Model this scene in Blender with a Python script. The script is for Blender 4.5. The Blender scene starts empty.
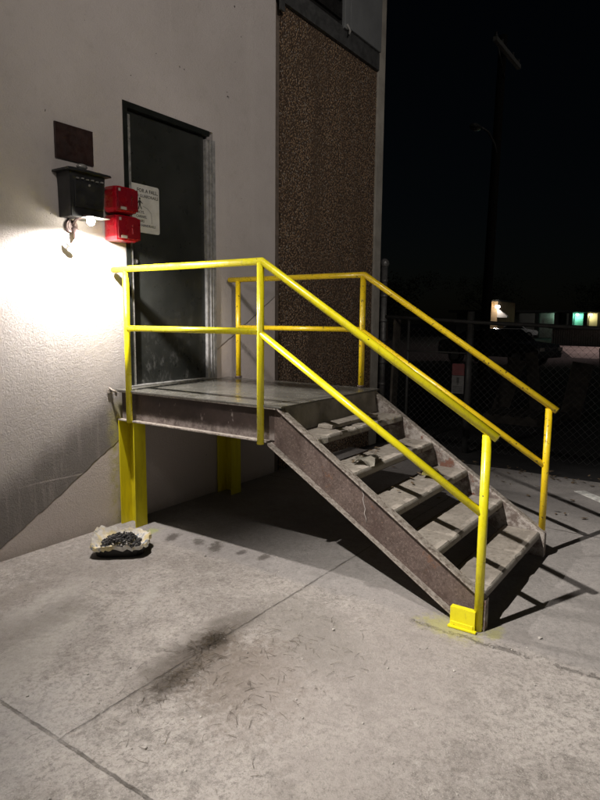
import bpy, bmesh, math, random
from mathutils import Vector, Matrix, noise
random.seed(7)
R = math.radians
sc = bpy.context.scene
col = sc.collection

# ------------------------------------------------------------------ materials
class NT:
    def __init__(s, name):
        s.m = bpy.data.materials.new(name); s.m.use_nodes = True
        s.t = s.m.node_tree; s.t.nodes.clear()
        s.out = s.n('ShaderNodeOutputMaterial'); s.b = s.n('ShaderNodeBsdfPrincipled')
        s.l(s.b.outputs[0], s.out.inputs[0])
        s.geo = s.n('ShaderNodeNewGeometry'); s.tc = s.n('ShaderNodeTexCoord')
        s.P = s.geo.outputs['Position']; s.O = s.tc.outputs['Object']
        s.bumps = None
    def n(s, t): return s.t.nodes.new(t)
    def l(s, a, b): s.t.links.new(a, b)
    def put(s, sock, v):
        if hasattr(v, 'links'): s.l(v, sock)
        elif isinstance(v, (tuple, list)) and len(v) == 3 and sock.type == 'RGBA': sock.default_value = (*v, 1)
        else: sock.default_value = v
    def math(s, op, a, b=0.0, clamp=False):
        n = s.n('ShaderNodeMath'); n.operation = op; n.use_clamp = clamp
        s.put(n.inputs[0], a); s.put(n.inputs[1], b); return n.outputs[0]
    def noise(s, scale, detail=4, rough=.6, vec=None, dist=0, stretch=None, off=(0, 0, 0)):
        n = s.n('ShaderNodeTexNoise'); v = vec or s.P
        mp = s.n('ShaderNodeMapping'); s.l(v, mp.inputs[0])
        mp.inputs['Scale'].default_value = stretch or (1, 1, 1); mp.inputs['Location'].default_value = off
        if stretch is None: mp.inputs['Rotation'].default_value = (.6, .45, .3)
        s.l(mp.outputs[0], n.inputs['Vector'])
        n.inputs['Scale'].default_value = scale; n.inputs['Detail'].default_value = detail
        n.inputs['Roughness'].default_value = rough; n.inputs['Distortion'].default_value = dist
        return n.outputs['Fac']
    def voro(s, scale, feature='F1', vec=None, out='Distance'):
        n = s.n('ShaderNodeTexVoronoi'); n.feature = feature; s.l(vec or s.P, n.inputs['Vector'])
        n.inputs['Scale'].default_value = scale; return n.outputs[out]
    def rng(s, v, a, b, c=0., d=1.):
        n = s.n('ShaderNodeMapRange'); n.interpolation_type = 'SMOOTHSTEP'
        s.put(n.inputs[0], v)
        for i, x in enumerate((a, b, c, d)): n.inputs[i + 1].default_value = x
        return n.outputs[0]
    def mix(s, f, a, b):
        n = s.n('ShaderNodeMix'); n.data_type = 'RGBA'
        s.put(n.inputs[0], f); s.put(n.inputs[6], a); s.put(n.inputs[7], b); return n.outputs[2]
    def xyz(s, v=None):
        n = s.n('ShaderNodeSeparateXYZ'); s.l(v or s.P, n.inputs[0]); return n.outputs
    def bump(s, h, strength=.3, dist=.01):
        n = s.n('ShaderNodeBump'); n.inputs['Strength'].default_value = strength; n.inputs['Distance'].default_value = dist
        s.l(h, n.inputs['Height'])
        if s.bumps: s.l(s.bumps, n.inputs['Normal'])
        s.bumps = n.outputs[0]; s.l(s.bumps, s.b.inputs['Normal'])
    def done(s, c, rough=.7, metal=0., spec=.5, coat=0.):
        s.put(s.b.inputs['Base Color'], c); s.put(s.b.inputs['Roughness'], rough)
        s.b.inputs['Metallic'].default_value = metal; s.b.inputs['Specular IOR Level'].default_value = spec
        s.b.inputs['Coat Weight'].default_value = coat; s.b.inputs['Coat Roughness'].default_value = .15
        return s.m
    def ell(s, cx, cy, rx, ry, rot=0., soft=.5, ns=None, amp=1.6):
        """1 inside a rotated ellipse on the ground, fading out"""
        X, Y, Z = s.xyz()
        dx = s.math('SUBTRACT', X, cx); dy = s.math('SUBTRACT', Y, cy)
        c, q = math.cos(rot), math.sin(rot)
        u = s.math('ADD', s.math('MULTIPLY', dx, c / rx), s.math('MULTIPLY', dy, q / rx))
        v = s.math('ADD', s.math('MULTIPLY', dx, -q / ry), s.math('MULTIPLY', dy, c / ry))
        r = s.math('SQRT', s.math('ADD', s.math('MULTIPLY', u, u), s.math('MULTIPLY', v, v)))
        if ns is not None: r = s.math('ADD', r, s.math('MULTIPLY', s.math('SUBTRACT', ns, .5), amp))
        return s.rng(r, 1 - soft, 1 + soft, 1, 0)

def plain(name, c, rough=.6, metal=0., var=.25, scale=12, bump=.1, bscale=60, coat=0.):
    k = NT(name)
    f = k.noise(scale, 5, .65, k.O)
    dark = tuple(x * (1 - var) for x in c); lite = tuple(min(1, x * (1 + var)) for x in c)
    cc = k.mix(k.rng(f, .3, .7), dark, lite)
    if bump: k.bump(k.noise(bscale, 3, .6, k.O), bump, .004)
    rr = k.rng(k.noise(scale * 1.7, 3, .6, k.O, off=(3, 1, 2)), .3, .7, max(.04, rough - .1), min(1, rough + .12))
    return k.done(cc, rr, metal, coat=coat)

def emis(name, c, e):
    m = bpy.data.materials.new(name); m.use_nodes = True
    b = m.node_tree.nodes['Principled BSDF']; b.inputs['Base Color'].default_value = (.8, .8, .8, 1)
    b.inputs['Emission Color'].default_value = (*c, 1); b.inputs['Emission Strength'].default_value = e
    return m

M = {}
# --- stucco wall of the building
k = NT('painted_stucco')
X, Y, Z = k.xyz()
base = k.mix(k.rng(k.noise(.8, 5, .6), .3, .7), (.45, .418, .398), (.53, .495, .475))
base = k.mix(k.math('MULTIPLY', k.rng(k.noise(9, 6, .7), .5, .75), .35), base, (.38, .35, .32))
# vertical run marks
base = k.mix(k.math('MULTIPLY', k.rng(k.noise(5, 4, .6, stretch=(1, 1, .08)), .54, .72), .25), base, (.58, .55, .52))
# pinker repaint low on the wall, below the mark left by a former stair
edge = k.math('SUBTRACT', Z, k.math('ADD', k.math('MULTIPLY', X, .585), .655))       # >0 above the lower edge of the mark
edge = k.math('ADD', edge, k.math('MULTIPLY', k.math('SUBTRACT', k.noise(7, 5, .6), .5), .05))
low = k.rng(edge, .0, .012, 1, 0)
base = k.mix(k.math('MULTIPLY', low, .75), base, (.60, .53, .49))
edge2 = k.math('ADD', edge, k.math('MULTIPLY', k.math('SUBTRACT', k.noise(3.5, 5, .65, stretch=(1, 1, .6)), .5), .16))
inband = k.math('MULTIPLY', k.rng(edge, .0, .008), k.rng(edge2, .26, .54, 1, 0))
inband = k.math('MULTIPLY', inband, k.rng(X, .06, .12, 1, 0))
drip = k.rng(k.noise(16, 4, .65, stretch=(1, 1, .09)), .5, .68)
stain = k.mix(drip, (.135, .122, .112), (.21, .19, .175))
base = k.mix(k.math('MULTIPLY', inband, .85), base, stain)
# dirt just above ground, greenish near the column, patch chips
base = k.mix(k.math('MULTIPLY', k.rng(k.math('ADD', Z, k.math('MULTIPLY', k.noise(6, 5, .7), .16)), .04, .2, 1, 0), .55), base, (.19, .165, .14))
og = k.math('MULTIPLY', k.rng(k.math('ABSOLUTE', k.math('SUBTRACT', X, .02)), .03, .13, 1, 0), k.rng(Z, .7, 1.15, 1, 0))
base = k.mix(k.math('MULTIPLY', og, k.rng(k.noise(14, 4, .7), .3, .7, 0, .75)), base, (.40, .37, .08))
chips = k.rng(k.noise(16, 3, .6, off=(4, 2, 7)), .735, .745)
base = k.mix(chips, base, (.06, .055, .05))
# hairline (pale plaster line) at z .47
hl = k.rng(k.math('ABSOLUTE', k.math('SUBTRACT', Z, k.math('ADD', .465, k.math('MULTIPLY', k.noise(2.5, 3), .03)))), .003, .007, 1, 0)
base = k.mix(k.math('MULTIPLY', k.math('MULTIPLY', hl, k.rng(X, .05, .12, 1, 0)), k.rng(X, -1.0, -.55, 0, .35)), base, (.62, .57, .53))
k.bump(k.noise(85, 6, .75), .75, .008)
k.bump(k.noise(30, 4, .6), .3, .010)
k.bump(k.rng(edge, -.004, .01), .8, .012)
M['wall'] = k.done(base, .85)

# --- exposed aggregate
k = NT('exposed_aggregate')
vc = k.voro(46, vec=k.P, out='Color'); vd = k.voro(46, vec=k.P)
s = k.n('ShaderNodeSeparateColor'); k.l(vc, s.inputs[0])
c = k.mix(s.outputs[0], (.15, .085, .045), (.55, .37, .22))
c = k.mix(k.rng(s.outputs[1], .86, .9), c, (.62, .55, .46))
c = k.mix(k.rng(vd, .3, .62), c, (.045, .03, .02))
c = k.mix(k.math('MULTIPLY', k.rng(k.noise(3, 5, .7, stretch=(1, 1, .12)), .48, .66), .5), c, (.07, .045, .028))
c = k.mix(k.math('MULTIPLY', k.rng(k.noise(34, 4, .7), .58, .66), .5), c, (.50, .42, .33))
c = k.mix(k.math('MULTIPLY', k.rng(k.noise(2.2, 4), .4, .7), .35), c, (.09, .06, .035))
k.bump(k.rng(vd, 0, .6, 1, 0), 1.0, .02)
M['agg'] = k.done(c, .75)

# --- concrete apron
k = NT('stained_concrete')
X, Y, Z = k.xyz()
nz = k.noise(3.2, 6, .65)
c = k.mix(k.rng(k.noise(.9, 6, .62), .36, .64), (.26, .236, .216), (.40, .37, .342))
c = k.mix(k.math('MULTIPLY', k.rng(k.noise(5.5, 8, .72, dist=.6), .48, .66), .6), c, (.16, .145, .13))
c = k.mix(k.math('MULTIPLY', k.rng(k.noise(4.1, 8, .75, off=(9, 3, 0), dist=.5), .56, .70), .45), c, (.42, .40, .37))
c = k.mix(k.math('MULTIPLY', k.rng(k.noise(48, 8, .8), .47, .60), .55), c, (.12, .11, .098))
c = k.mix(k.math('MULTIPLY', k.rng(k.noise(13, 9, .8, off=(7, 1, 4), dist=.4), .51, .62), .45), c, (.44, .41, .38))
c = k.mix(k.math('MULTIPLY', k.rng(k.noise(10, 9, .8, off=(1, 8, 2), dist=1.2), .54, .64), .45), c, (.15, .132, .118))
c = k.mix(k.math('MULTIPLY', k.rng(k.noise(30, 10, .88, off=(2, 4, 4)), .53, .57), .5), c, (.085, .075, .066))
c = k.mix(k.math('MULTIPLY', k.rng(k.noise(26, 10, .88, off=(8, 4, 1)), .55, .59), .45), c, (.50, .475, .44))
nf = k.noise(20, 6, .75); nz2 = k.noise(6, 9, .8)
c = k.mix(k.math('MULTIPLY', k.rng(k.noise(170, 4, .7), .56, .64), .6), c, (.44, .42, .39))
# greyer slab beyond the ragged joint by the stair foot
wob = k.math('MULTIPLY', k.math('SUBTRACT', k.noise(4, 6, .7), .5), .22)
sx = k.math('ADD', X, wob)
greyer = k.math('MULTIPLY', k.rng(sx, -.10, -.02), .55)
c = k.mix(greyer, c, (.225, .215, .208))
# worn pale patches, dark patches
for (a, b_, rx, ry, ro, colr, st) in [
    (-1.5, -1.2, .45, .16, .5, (.42, .40, .365), .5), (-1.2, -.8, .39, .10, .25, (.42, .40, .37), .45), (-.75, -1.2, .24, .04, .6, (.43, .41, .38), .45),
    (-1.9, -.9, .45, .25, 0, (.17, .155, .135), .55), (-1.0, -1.85, .42, .12, .1, (.075, .062, .05), .7),
    (-1.28, -1.96, .13, .05, .1, (.045, .037, .03), .85), (-.98, -1.87, .15, .075, .05, (.055, .045, .037), .75), (-1.12, -1.92, .34, .10, .1, (.085, .07, .057), .65), (-1.05, -2.1, .24, .18, .4, (.12, .10, .082), .5), (-1.9, -3.0, .6, .25, .2, (.19, .17, .15), .45), (.6, -3.9, .6, .2, .7, (.35, .335, .315), .45), (-1.6, -.6, .5, .12, .1, (.17, .15, .13), .5), (-1.05, -2.25, .35, .25, .5, (.16, .13, .105), .6),
    (-1.2, -.95, .25, .12, .3, (.18, .165, .145), .5), (-.55, -2.7, .9, .5, 0, (.31, .28, .262), .5), (-.5, -2.2, .4, .2, 1, (.2, .185, .165), .5),
    (-2.2, -1.6, .5, .4, 0, (.35, .345, .34), .4), (-.2, -.45, .35, .2, 0, (.34, .32, .30), .4), (-.55, -.52, .42, .28, 0, (.15, .135, .12), .4),
    (.03, -.58, .09, .045, .4, (.07, .06, .052), .85), (.07, -.82, .07, .035, .8, (.08, .07, .06), .8), (.08, -.98, .11, .04, .6, (.07, .06, .05), .85),
    (.10, -1.2, .05, .03, 0, (.06, .05, .045), .8), (.13, -1.38, .06, .03, 0, (.07, .06, .05), .8), (-.02, -.35, .12, .05, 0, (.33, .36, .12), .7),
    (-.06, -2.80, .15, .09, 1.4, (.36, .35, .06), .55), (.02, -3.02, .07, .04, 0, (.36, .35, .07), .45),
    (1.4, -3.9, .5, .18, 1.2, (.30, .29, .285), .4), (2.7, -2.6, .7, .25, 1.3, (.14, .13, .125), .5)]:
    c = k.mix(k.math('MULTIPLY', k.ell(a, b_, rx, ry, ro, .5 if max(rx, ry) < .13 else .6, nf if max(rx, ry) < .4 else nz2, 3.2 if max(rx, ry) < .4 else 2.6), st), c, colr)
# joints
def joint(axis, pos, w, amp, lo=None, hi=None):
    a = X if axis == 'x' else Y; o = Y if axis == 'x' else X
    d = k.math('ABSOLUTE', k.math('SUBTRACT', k.math('ADD', a, k.math('MULTIPLY', k.math('SUBTRACT', k.noise(11, 6, .75), .5), amp)), pos))
    m = k.rng(d, w * .4, w, 1, 0)
    if lo is not None: m = k.math('MULTIPLY', m, k.rng(o, lo - .02, lo + .02))
    if hi is not None: m = k.math('MULTIPLY', m, k.rng(o, hi - .02, hi + .02, 1, 0))
    return m
j1 = joint('x', -1.81, .010, .022); j2 = joint('y', -1.885, .0085, .026, -1.81, 3.8)
j3 = joint('x', -.11, .02, .16, None, -2.6); j4 = joint('x', 1.95, .01, .02); j5 = joint('y', -4.9, .012, .02)
jm = k.math('MAXIMUM', k.math('MAXIMUM', j1, j2), k.math('MAXIMUM', j4, j5))
brk = k.rng(k.noise(9, 4, .7, off=(1, 5, 2)), .35, .6)
jm = k.math('MAXIMUM', k.math('MULTIPLY', jm, k.math('ADD', k.math('MULTIPLY', brk, .7), .3)), k.math('MULTIPLY', k.math('MULTIPLY', j3, brk), .8))
c = k.mix(k.math('MULTIPLY', jm, .7), c, (.05, .043, .036))
# fine cracks
cr = k.rng(k.voro(.75, 'DISTANCE_TO_EDGE', vec=None), .0, .0035, 1, 0)
k.bump(k.noise(150, 5, .75), .6, .006)
k.bump(k.noise(22, 8, .75), .45, .014)
k.bump(k.noise(4.1, 8, .75, off=(9, 3, 0), dist=.5), .35, .02)
k.bump(k.math('MULTIPLY', jm, -1), .7, .012)
M['concrete'] = k.done(c, k.rng(k.noise(4, 5, .7), .3, .7, .62, .85), spec=.35)

M['asphalt'] = plain('worn_asphalt', (.015, .0145, .0145), .9, var=.4, scale=3, bump=.4, bscale=90)
M['lit_pad'] = plain('pale_concrete_pad', (.36, .33, .31), .85, scale=.6)
# --- yellow paint
def yellow(name, chips, ca=(.68, .60, .006), cb=(.76, .69, .01)):
    k = NT(name)
    c = k.mix(k.rng(k.noise(7, 4, .6), .3, .7), ca, cb)
    c = k.mix(k.math('MULTIPLY', k.rng(k.noise(30, 5, .7, stretch=(1, 1, .4)), .52, .72), .5), c, (.36, .28, .03))
    ch = k.rng(k.noise(34, 5, .65, off=(3, 8, 1)), chips, chips + .015)
    c = k.mix(ch, c, (.05, .03, .02))
    k.bump(k.noise(110, 3, .6), .12, .003)
    k.bump(k.math('MULTIPLY', ch, -1), .5, .002)
    return k.done(c, k.rng(k.noise(22, 4), .3, .7, .25, .45), coat=.25)
M['yel'] = yellow('yellow_enamel', .68); M['yel_old'] = yellow('yellow_enamel_chipped', .625, (.71, .49, .006), (.81, .59, .012))
k = NT('yellow_enamel_column')
X, Y, Z = k.xyz()
c = k.mix(k.rng(k.noise(7, 4, .6, stretch=(1, 1, .3)), .3, .7), (.66, .56, .008), (.78, .69, .010))
c = k.mix(k.math('MULTIPLY', k.rng(k.noise(9, 4, .7, stretch=(1, 1, .15)), .5, .7), .4), c, (.30, .23, .02))
k.bump(k.noise(50, 3), .1, .003)
M['yel_col'] = k.done(c, .5)
# --- rusty steel primer
k = NT('rusted_brown_steel')
c = k.mix(k.rng(k.noise(3, 6, .7), .3, .7), (.072, .052, .044), (.125, .092, .079))
c = k.mix(k.math('MULTIPLY', k.rng(k.noise(16, 7, .75), .50, .72), .7), c, (.045, .028, .022))
c = k.mix(k.math('MULTIPLY', k.rng(k.noise(70, 8, .85), .50, .62), .6), c, (.25, .19, .165))
c = k.mix(k.math('MULTIPLY', k.rng(k.noise(90, 6, .8, off=(3, 3, 3)), .54, .62), .7), c, (.03, .02, .016))
c = k.mix(k.math('MULTIPLY', k.rng(k.noise(5, 7, .75, stretch=(1, 1, .6), off=(6, 1, 1)), .5, .62), .5), c, (.05, .03, .026))
c = k.mix(k.math('MULTIPLY', k.rng(k.noise(7, 5, .7, off=(2, 9, 4)), .62, .72), .4), c, (.20, .085, .035))
k.bump(k.noise(75, 5, .7), .35, .004)
M['rust'] = k.done(c, k.rng(k.noise(9, 5), .3, .7, .45, .75), .0, spec=.4)
k = NT('rusted_channel_with_scale')
X, Y, Z = k.xyz()
c = k.mix(k.rng(k.noise(3, 6, .7), .3, .7), (.035, .024, .020), (.075, .052, .045))
lowz = k.rng(k.math('ADD', Z, k.math('MULTIPLY', k.noise(8, 6, .7), .12)), .93, 1.0, 1, 0)
c = k.mix(k.math('MULTIPLY', lowz, k.rng(k.noise(20, 6, .75), .3, .65, .1, .75)), c, (.27, .235, .215))
c = k.mix(k.rng(k.noise(14, 3, .6, stretch=(1, 1, .5), off=(0, 4.4, 3)), .64, .70), c, (.27, .24, .22))
k.bump(k.noise(60, 5, .7), .4, .005)
M['rust_beam'] = k.done(c, .6, spec=.4)
k = NT('scraped_steel_edge')
c = k.mix(k.rng(k.noise(45, 8, .8), .36, .60), (.11, .085, .07), (.36, .33, .29))
k.bump(k.noise(60, 4), .3, .003)
M['edge'] = k.done(c, .5)
k = NT('stained_stringer_inside')
c = k.mix(k.rng(k.noise(11, 7, .75), .42, .6), (.13, .10, .085), (.36, .33, .30))
c = k.mix(k.rng(k.noise(6, 6, .7, off=(5, 5, 1)), .58, .66), c, (.16, .07, .045))
k.bump(k.noise(50, 5), .4, .004)
M['inside'] = k.done(c, .7)
# --- treads
k = NT('worn_tread_concrete')
c = k.mix(k.rng(k.noise(6, 6, .7), .3, .7), (.22, .195, .165), (.32, .29, .25))
c = k.mix(k.math('MULTIPLY', k.rng(k.noise(26, 8, .8), .48, .62), .6), c, (.13, .115, .095))
c = k.mix(k.math('MULTIPLY', k.rng(k.noise(9, 4, .7, stretch=(1, 3, 1)), .6, .7), .4), c, (.43, .41, .37))
k.bump(k.noise(90, 4, .7), .4, .004); k.bump(k.noise(14, 5, .7), .3, .01)
M['tread'] = k.done(c, .7)
k = NT('chipped_tread_nosing')
c = k.mix(k.rng(k.noise(9, 8, .8, stretch=(1.6, 1, .7)), .55, .62), (.27, .25, .215), (.10, .065, .045))
c = k.mix(k.math('MULTIPLY', k.rng(k.noise(60, 5, .7), .5, .7), .5), c, (.16, .14, .12))
k.bump(k.noise(30, 5, .7), .6, .008)
M['nosing'] = k.done(c, .7)
# --- deck: slick grey floor paint
k = NT('slick_grey_deck_paint')
c = k.mix(k.rng(k.noise(3, 5, .65), .3, .7), (.10, .098, .085), (.15, .147, .128))
c = k.mix(k.math('MULTIPLY', k.rng(k.noise(26, 6, .75), .52, .72), .4), c, (.22, .21, .19))
k.bump(k.noise(9, 3), .05, .01); k.bump(k.noise(130, 3), .05, .002)
M['deck'] = k.done(c, k.rng(k.noise(8, 5), .3, .7, .14, .30), spec=.7)
M['riser'] = plain('dirty_riser_plate', (.22, .205, .18), .6, var=.35, scale=7, bump=.3)
# --- door
k = NT('dark_green_door_paint')
X, Y, Z = k.xyz()
c = k.mix(k.rng(k.noise(2.5, 5), .3, .7), (.018, .020, .018), (.030, .032, .029))
sm = k.math('MULTIPLY', k.rng(k.noise(16, 6, .75, stretch=(1, 1, .6)), .5, .75), k.rng(Z, 1.1, 1.9, .55, 0))
c = k.mix(sm, c, (.20, .20, .19))
k.bump(k.noise(40, 2), .04, .004)
M['door'] = k.done(c, k.rng(k.noise(6, 5), .3, .7, .25, .42))
M['frame_dark'] = plain('black_door_frame', (.010, .012, .010), .4)
M['frame_grey'] = plain('grey_door_jamb', (.24, .24, .235), .45, var=.3, scale=20)
M['alu'] = plain('scuffed_aluminium', (.45, .45, .43), .35, .6, var=.3, scale=20)
M['galv'] = plain('galvanised_steel', (.13, .13, .127), .5, .5, var=.3, scale=15)
M['grey_box'] = plain('grey_sheet_metal', (.14, .15, .155), .55, .0, var=.12, scale=2)
M['dark_flash'] = plain('dark_flashing', (.045, .047, .047), .6, var=.3)
M['pilaster'] = plain('painted_concrete_edge', (.30, .285, .25), .8, var=.2, scale=4)
M['strip'] = plain('brown_joint_sealant', (.12, .095, .075), .8)
M['maroon'] = plain('dark_maroon_plate', (.022, .009, .007), .55, var=.3)
M['black_box'] = plain('black_powdercoat', (.018, .019, .020), .38, var=.3, scale=9, bump=.25, bscale=160)
M['black'] = plain('matt_black', (.006, .006, .006), .6)
M['red'] = plain('red_enamel', (.34, .004, .014), .28, var=.12, scale=4, bump=.03, coat=.5)
M['red_front'] = plain('red_enamel_cover', (.17, .005, .012), .3, var=.15, scale=5, bump=.03, coat=.5)
M['label'] = plain('off_white_label', (.36, .33, .31), .5, var=.15, scale=30)
M['sign'] = plain('white_sign_face', (.50, .50, .47), .5, var=.12, scale=9)
M['fence_notice'] = plain('grimy_notice_face', (.10, .10, .095), .6)
M['ink'] = plain('black_ink', (.02, .02, .018), .6)
M['thin_ink'] = plain('faded_ink', (.2, .2, .18), .6)
M['lamp_metal'] = plain('bronze_lamp_metal', (.14, .10, .095), .45, .3)
M['sensor'] = plain('grey_sensor_plastic', (.42, .42, .40), .5)
M['charcoal'] = plain('charcoal', (.045, .043, .043), .85, var=.5, scale=30, bump=.8)
k = NT('crumpled_printed_wrapper')
c = k.mix(k.rng(k.noise(13, 5, .6, k.O), .42, .58), (.60, .57, .52), (.58, .49, .27))
c = k.mix(k.rng(k.noise(16, 4, .6, k.O, off=(2, 2, 6)), .58, .66), c, (.20, .24, .30))
k.bump(k.noise(45, 4, .6, k.O), .5, .01)
M['wrap'] = k.done(c, .6)
M['tray'] = plain('black_tray', (.012, .011, .010), .4)
M['litter'] = plain('dead_leaves', (.12, .085, .05), .9, var=.5, scale=20)
M['paper'] = plain('dirty_paper', (.33, .31, .26), .9, var=.3, scale=9)
M['leaf_yellow'] = plain('yellowed_leaf', (.36, .33, .10), .8, var=.3)
M['grass_dry'] = plain('dry_grass', (.085, .066, .045), .9, var=.4)
M['stone'] = plain('pebble', (.38, .36, .33), .9, var=.4, scale=20)
M['white_line'] = plain('worn_white_road_paint', (.55, .55, .52), .7, var=.35, scale=20)
M['wood'] = plain('grey_weathered_wood', (.045, .038, .03), .9, var=.4, scale=6)
M['fence'] = plain('weathered_fence_steel', (.04, .04, .038), .6, .2)
M['pole'] = plain('creosoted_pole', (.010, .008, .007), .9, var=.3)
M['pale_metal'] = plain('pale_grey_crossarm', (.28, .28, .27), .7)
M['bark'] = plain('tree_bark', (.05, .04, .03), .9)
M['leaf'] = plain('tree_leaf', (.02, .03, .015), .9, var=.5, scale=.7, bump=0)
M['bldg'] = plain('pale_block_wall', (.34, .34, .32), .85, var=.15, scale=.5)
M['roof'] = plain('dark_roof', (.03, .03, .03), .9)
M['tan'] = plain('tan_stucco', (.30, .21, .12), .9, var=.2, scale=1)
M['slat'] = plain('corrugated_sheet', (.25, .24, .22), .6)
M['car_white'] = plain('white_car_paint', (.7, .7, .72), .2, var=.03, bump=0, coat=1)
M['car_dark'] = plain('dark_car_paint', (.05, .055, .06), .2, var=.03, bump=0, coat=1)
M['glass'] = plain('dark_car_glass', (.01, .011, .012), .05, var=.1, bump=0)
M['rubber'] = plain('black_rubber', (.015, .015, .015), .8)
M['red_sign'] = plain('red_sign_face', (.10, .012, .012), .6)
M['bulb'] = emis('lit_bulb', (1, .93, .82), 120)
M['e_flood'] = emis('lit_floodlight_lens', (1, .95, .86), 60)
M['e_green'] = emis('lit_green_lamp', (.2, 1, .65), 22); M['e_yel'] = emis('lit_yellow_lamp', (1, .85, .4), 22)
M['e_white'] = emis('lit_white_lamp', (1, .95, .88), 40); M['e_amber'] = emis('lit_amber_lamp', (1, .75, .35), 20)

# ------------------------------------------------------------------ mesh tools
class B:
    def __init__(s): s.bm = bmesh.new()
    def box(s, x0, x1, y0, y1, z0, z1, bev=0., mtx=None):
        bm = s.bm
        g = bmesh.ops.create_cube(bm, size=1)
        vs = g['verts']
        for v in vs:
            v.co = Vector(((x0 + x1) / 2 + v.co.x * (x1 - x0), (y0 + y1) / 2 + v.co.y * (y1 - y0), (z0 + z1) / 2 + v.co.z * (z1 - z0)))
        if bev:
            es = list({e for v in vs for e in v.link_edges})
            r = bmesh.ops.bevel(bm, geom=es, offset=bev, segments=2, profile=.6, affect='EDGES')
            vs = list({v for f in r['faces'] for v in f.verts} | {v for v in vs if v.is_valid})
        if mtx is not None: bmesh.ops.transform(bm, matrix=mtx, verts=[v for v in vs if v.is_valid])
        return s
    def tube(s, pts, r, seg=16, cap=True, smooth=True):
        pts = [Vector(p) for p in pts]; rs = r if isinstance(r, (list, tuple)) else [r] * len(pts)
        rings = []; n0 = None
        for i, p in enumerate(pts):
            if i == 0: t = (pts[1] - p).normalized(); sc_ = 1; tt = t
            elif i == len(pts) - 1: t = (p - pts[i - 1]).normalized(); sc_ = 1; tt = t
            else:
                a = (p - pts[i - 1]).normalized(); b = (pts[i + 1] - p).normalized(); tt = (a + b).normalized(); t = tt
                sc_ = 1 / max(.3, a.dot(tt))
                bend = (b - a)
            ref = n0 if n0 is not None else (Vector((1, 0, 0)) if abs(t.x) < .9 else Vector((0, 1, 0)))
            u = (ref - t * ref.dot(t)).normalized(); n0 = u; w = t.cross(u)
            ring = []
            for k_ in range(seg):
                a_ = 2 * math.pi * k_ / seg
                d = u * math.cos(a_) * rs[i] + w * math.sin(a_) * rs[i]
                if 0 < i < len(pts) - 1 and sc_ > 1.001:
                    bd = (bend - t * bend.dot(t))
                    if bd.length > 1e-6:
                        bd.normalize(); d += bd * d.dot(bd) * (sc_ - 1)
                ring.append(s.bm.verts.new(p + d))
            rings.append(ring)
        for a, b in zip(rings, rings[1:]):
            for k_ in range(seg):
                f = s.bm.faces.new((a[k_], a[(k_ + 1) % seg], b[(k_ + 1) % seg], b[k_])); f.smooth = smooth
        if cap:
            s.bm.faces.new(rings[0][::-1]); s.bm.faces.new(rings[-1])
        return s
    def prism(s, poly, axis, a, b):
        """extrude a 2-D polygon along an axis from a to b; poly in the other two coords (cyclic order)"""
        def P(q, w):
            return {'x': (w, q[0], q[1]), 'y': (q[0], w, q[1]), 'z': (q[0], q[1], w)}[axis]
        v0 = [s.bm.verts.new(P(q, a)) for q in poly]; v1 = [s.bm.verts.new(P(q, b)) for q in poly]
        s.bm.faces.new(v0); s.bm.faces.new(v1[::-1])
        n = len(poly)
        for i in range(n): s.bm.faces.new((v0[i], v1[i], v1[(i + 1) % n], v0[(i + 1) % n]))
        return s
    def blob(s, c, r, jit=.3, sub=1, sq=(1, 1, 1)):
        g = bmesh.ops.create_icosphere(s.bm, subdivisions=sub, radius=1)
        for v in g['verts']:
            d = v.co.copy(); v.co = Vector(c) + Vector((d.x * r * sq[0], d.y * r * sq[1], d.z * r * sq[2])) * (1 + random.uniform(-jit, jit))
        return s
    def quad(s, *p):
        s.bm.faces.new([s.bm.verts.new(q) for q in p]); return s

def tag(o, label=None, cat=None, group=None, kind=None):
    if label: o['label'] = label
    if cat: o['category'] = cat
    if group: o['group'] = group
    if kind: o['kind'] = kind
    return o
def origin_of(o):
    v = Vector((0, 0, 0))
    while o: v += o.location; o = o.parent
    return v
def mesh(name, b, mat, parent=None, loc=None, smooth_angle=None, label=None, recalc=True):
    """b holds WORLD coordinates; they are shifted to the object's own origin."""
    if recalc: bmesh.ops.recalc_face_normals(b.bm, faces=b.bm.faces[:])
    loc = Vector(loc) if loc is not None else (origin_of(parent) if parent else Vector((0, 0, 0)))
    bmesh.ops.translate(b.bm, verts=b.bm.verts[:], vec=-loc)
    me = bpy.data.meshes.new(name); b.bm.to_mesh(me); b.bm.free()
    mats = mat if isinstance(mat, (list, tuple)) else [mat]
    for m_ in mats: me.materials.append(m_)
    o = bpy.data.objects.new(name, me); col.objects.link(o)
    if parent: o.parent = parent; o.location = loc - origin_of(parent)
    else: o.location = loc
    if label: o['label'] = label
    return o
def thing(name, loc, label, cat, group=None):
    o = bpy.data.objects.new(name, None); o.empty_display_size = .1; col.objects.link(o); o.location = loc
    return tag(o, label, cat, group)
def struct(name, b, mat): return tag(mesh(name, b, mat), kind='structure')

# ------------------------------------------------------------------ ground
b = B(); b.quad((-40, -60, -.05), (260, -60, -.05), (260, 120, -.05), (-40, 120, -.05)); struct('ground', b, M['asphalt'])
b = B()
# the apron: ragged far edge at x ~3.75
pts = [(-14, .2), (-14, -14)]
y = -14
while y < .2:
    pts.append((3.74 + .05 * noise.noise((y * 1.7, 0, 0)) + .02 * noise.noise((y * 9, 4, 0)), y)); y += .15
pts.append((3.74, .2))
b.prism(pts, 'z', -.06, 0); struct('concrete_apron', b, M['concrete'])
b = B(); b.quad((26.5, -12, -.046), (41, -9, -.046), (44, 6.2, -.046), (28.3, 2.1, -.046)); struct('driveway', b, M['lit_pad'])

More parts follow.
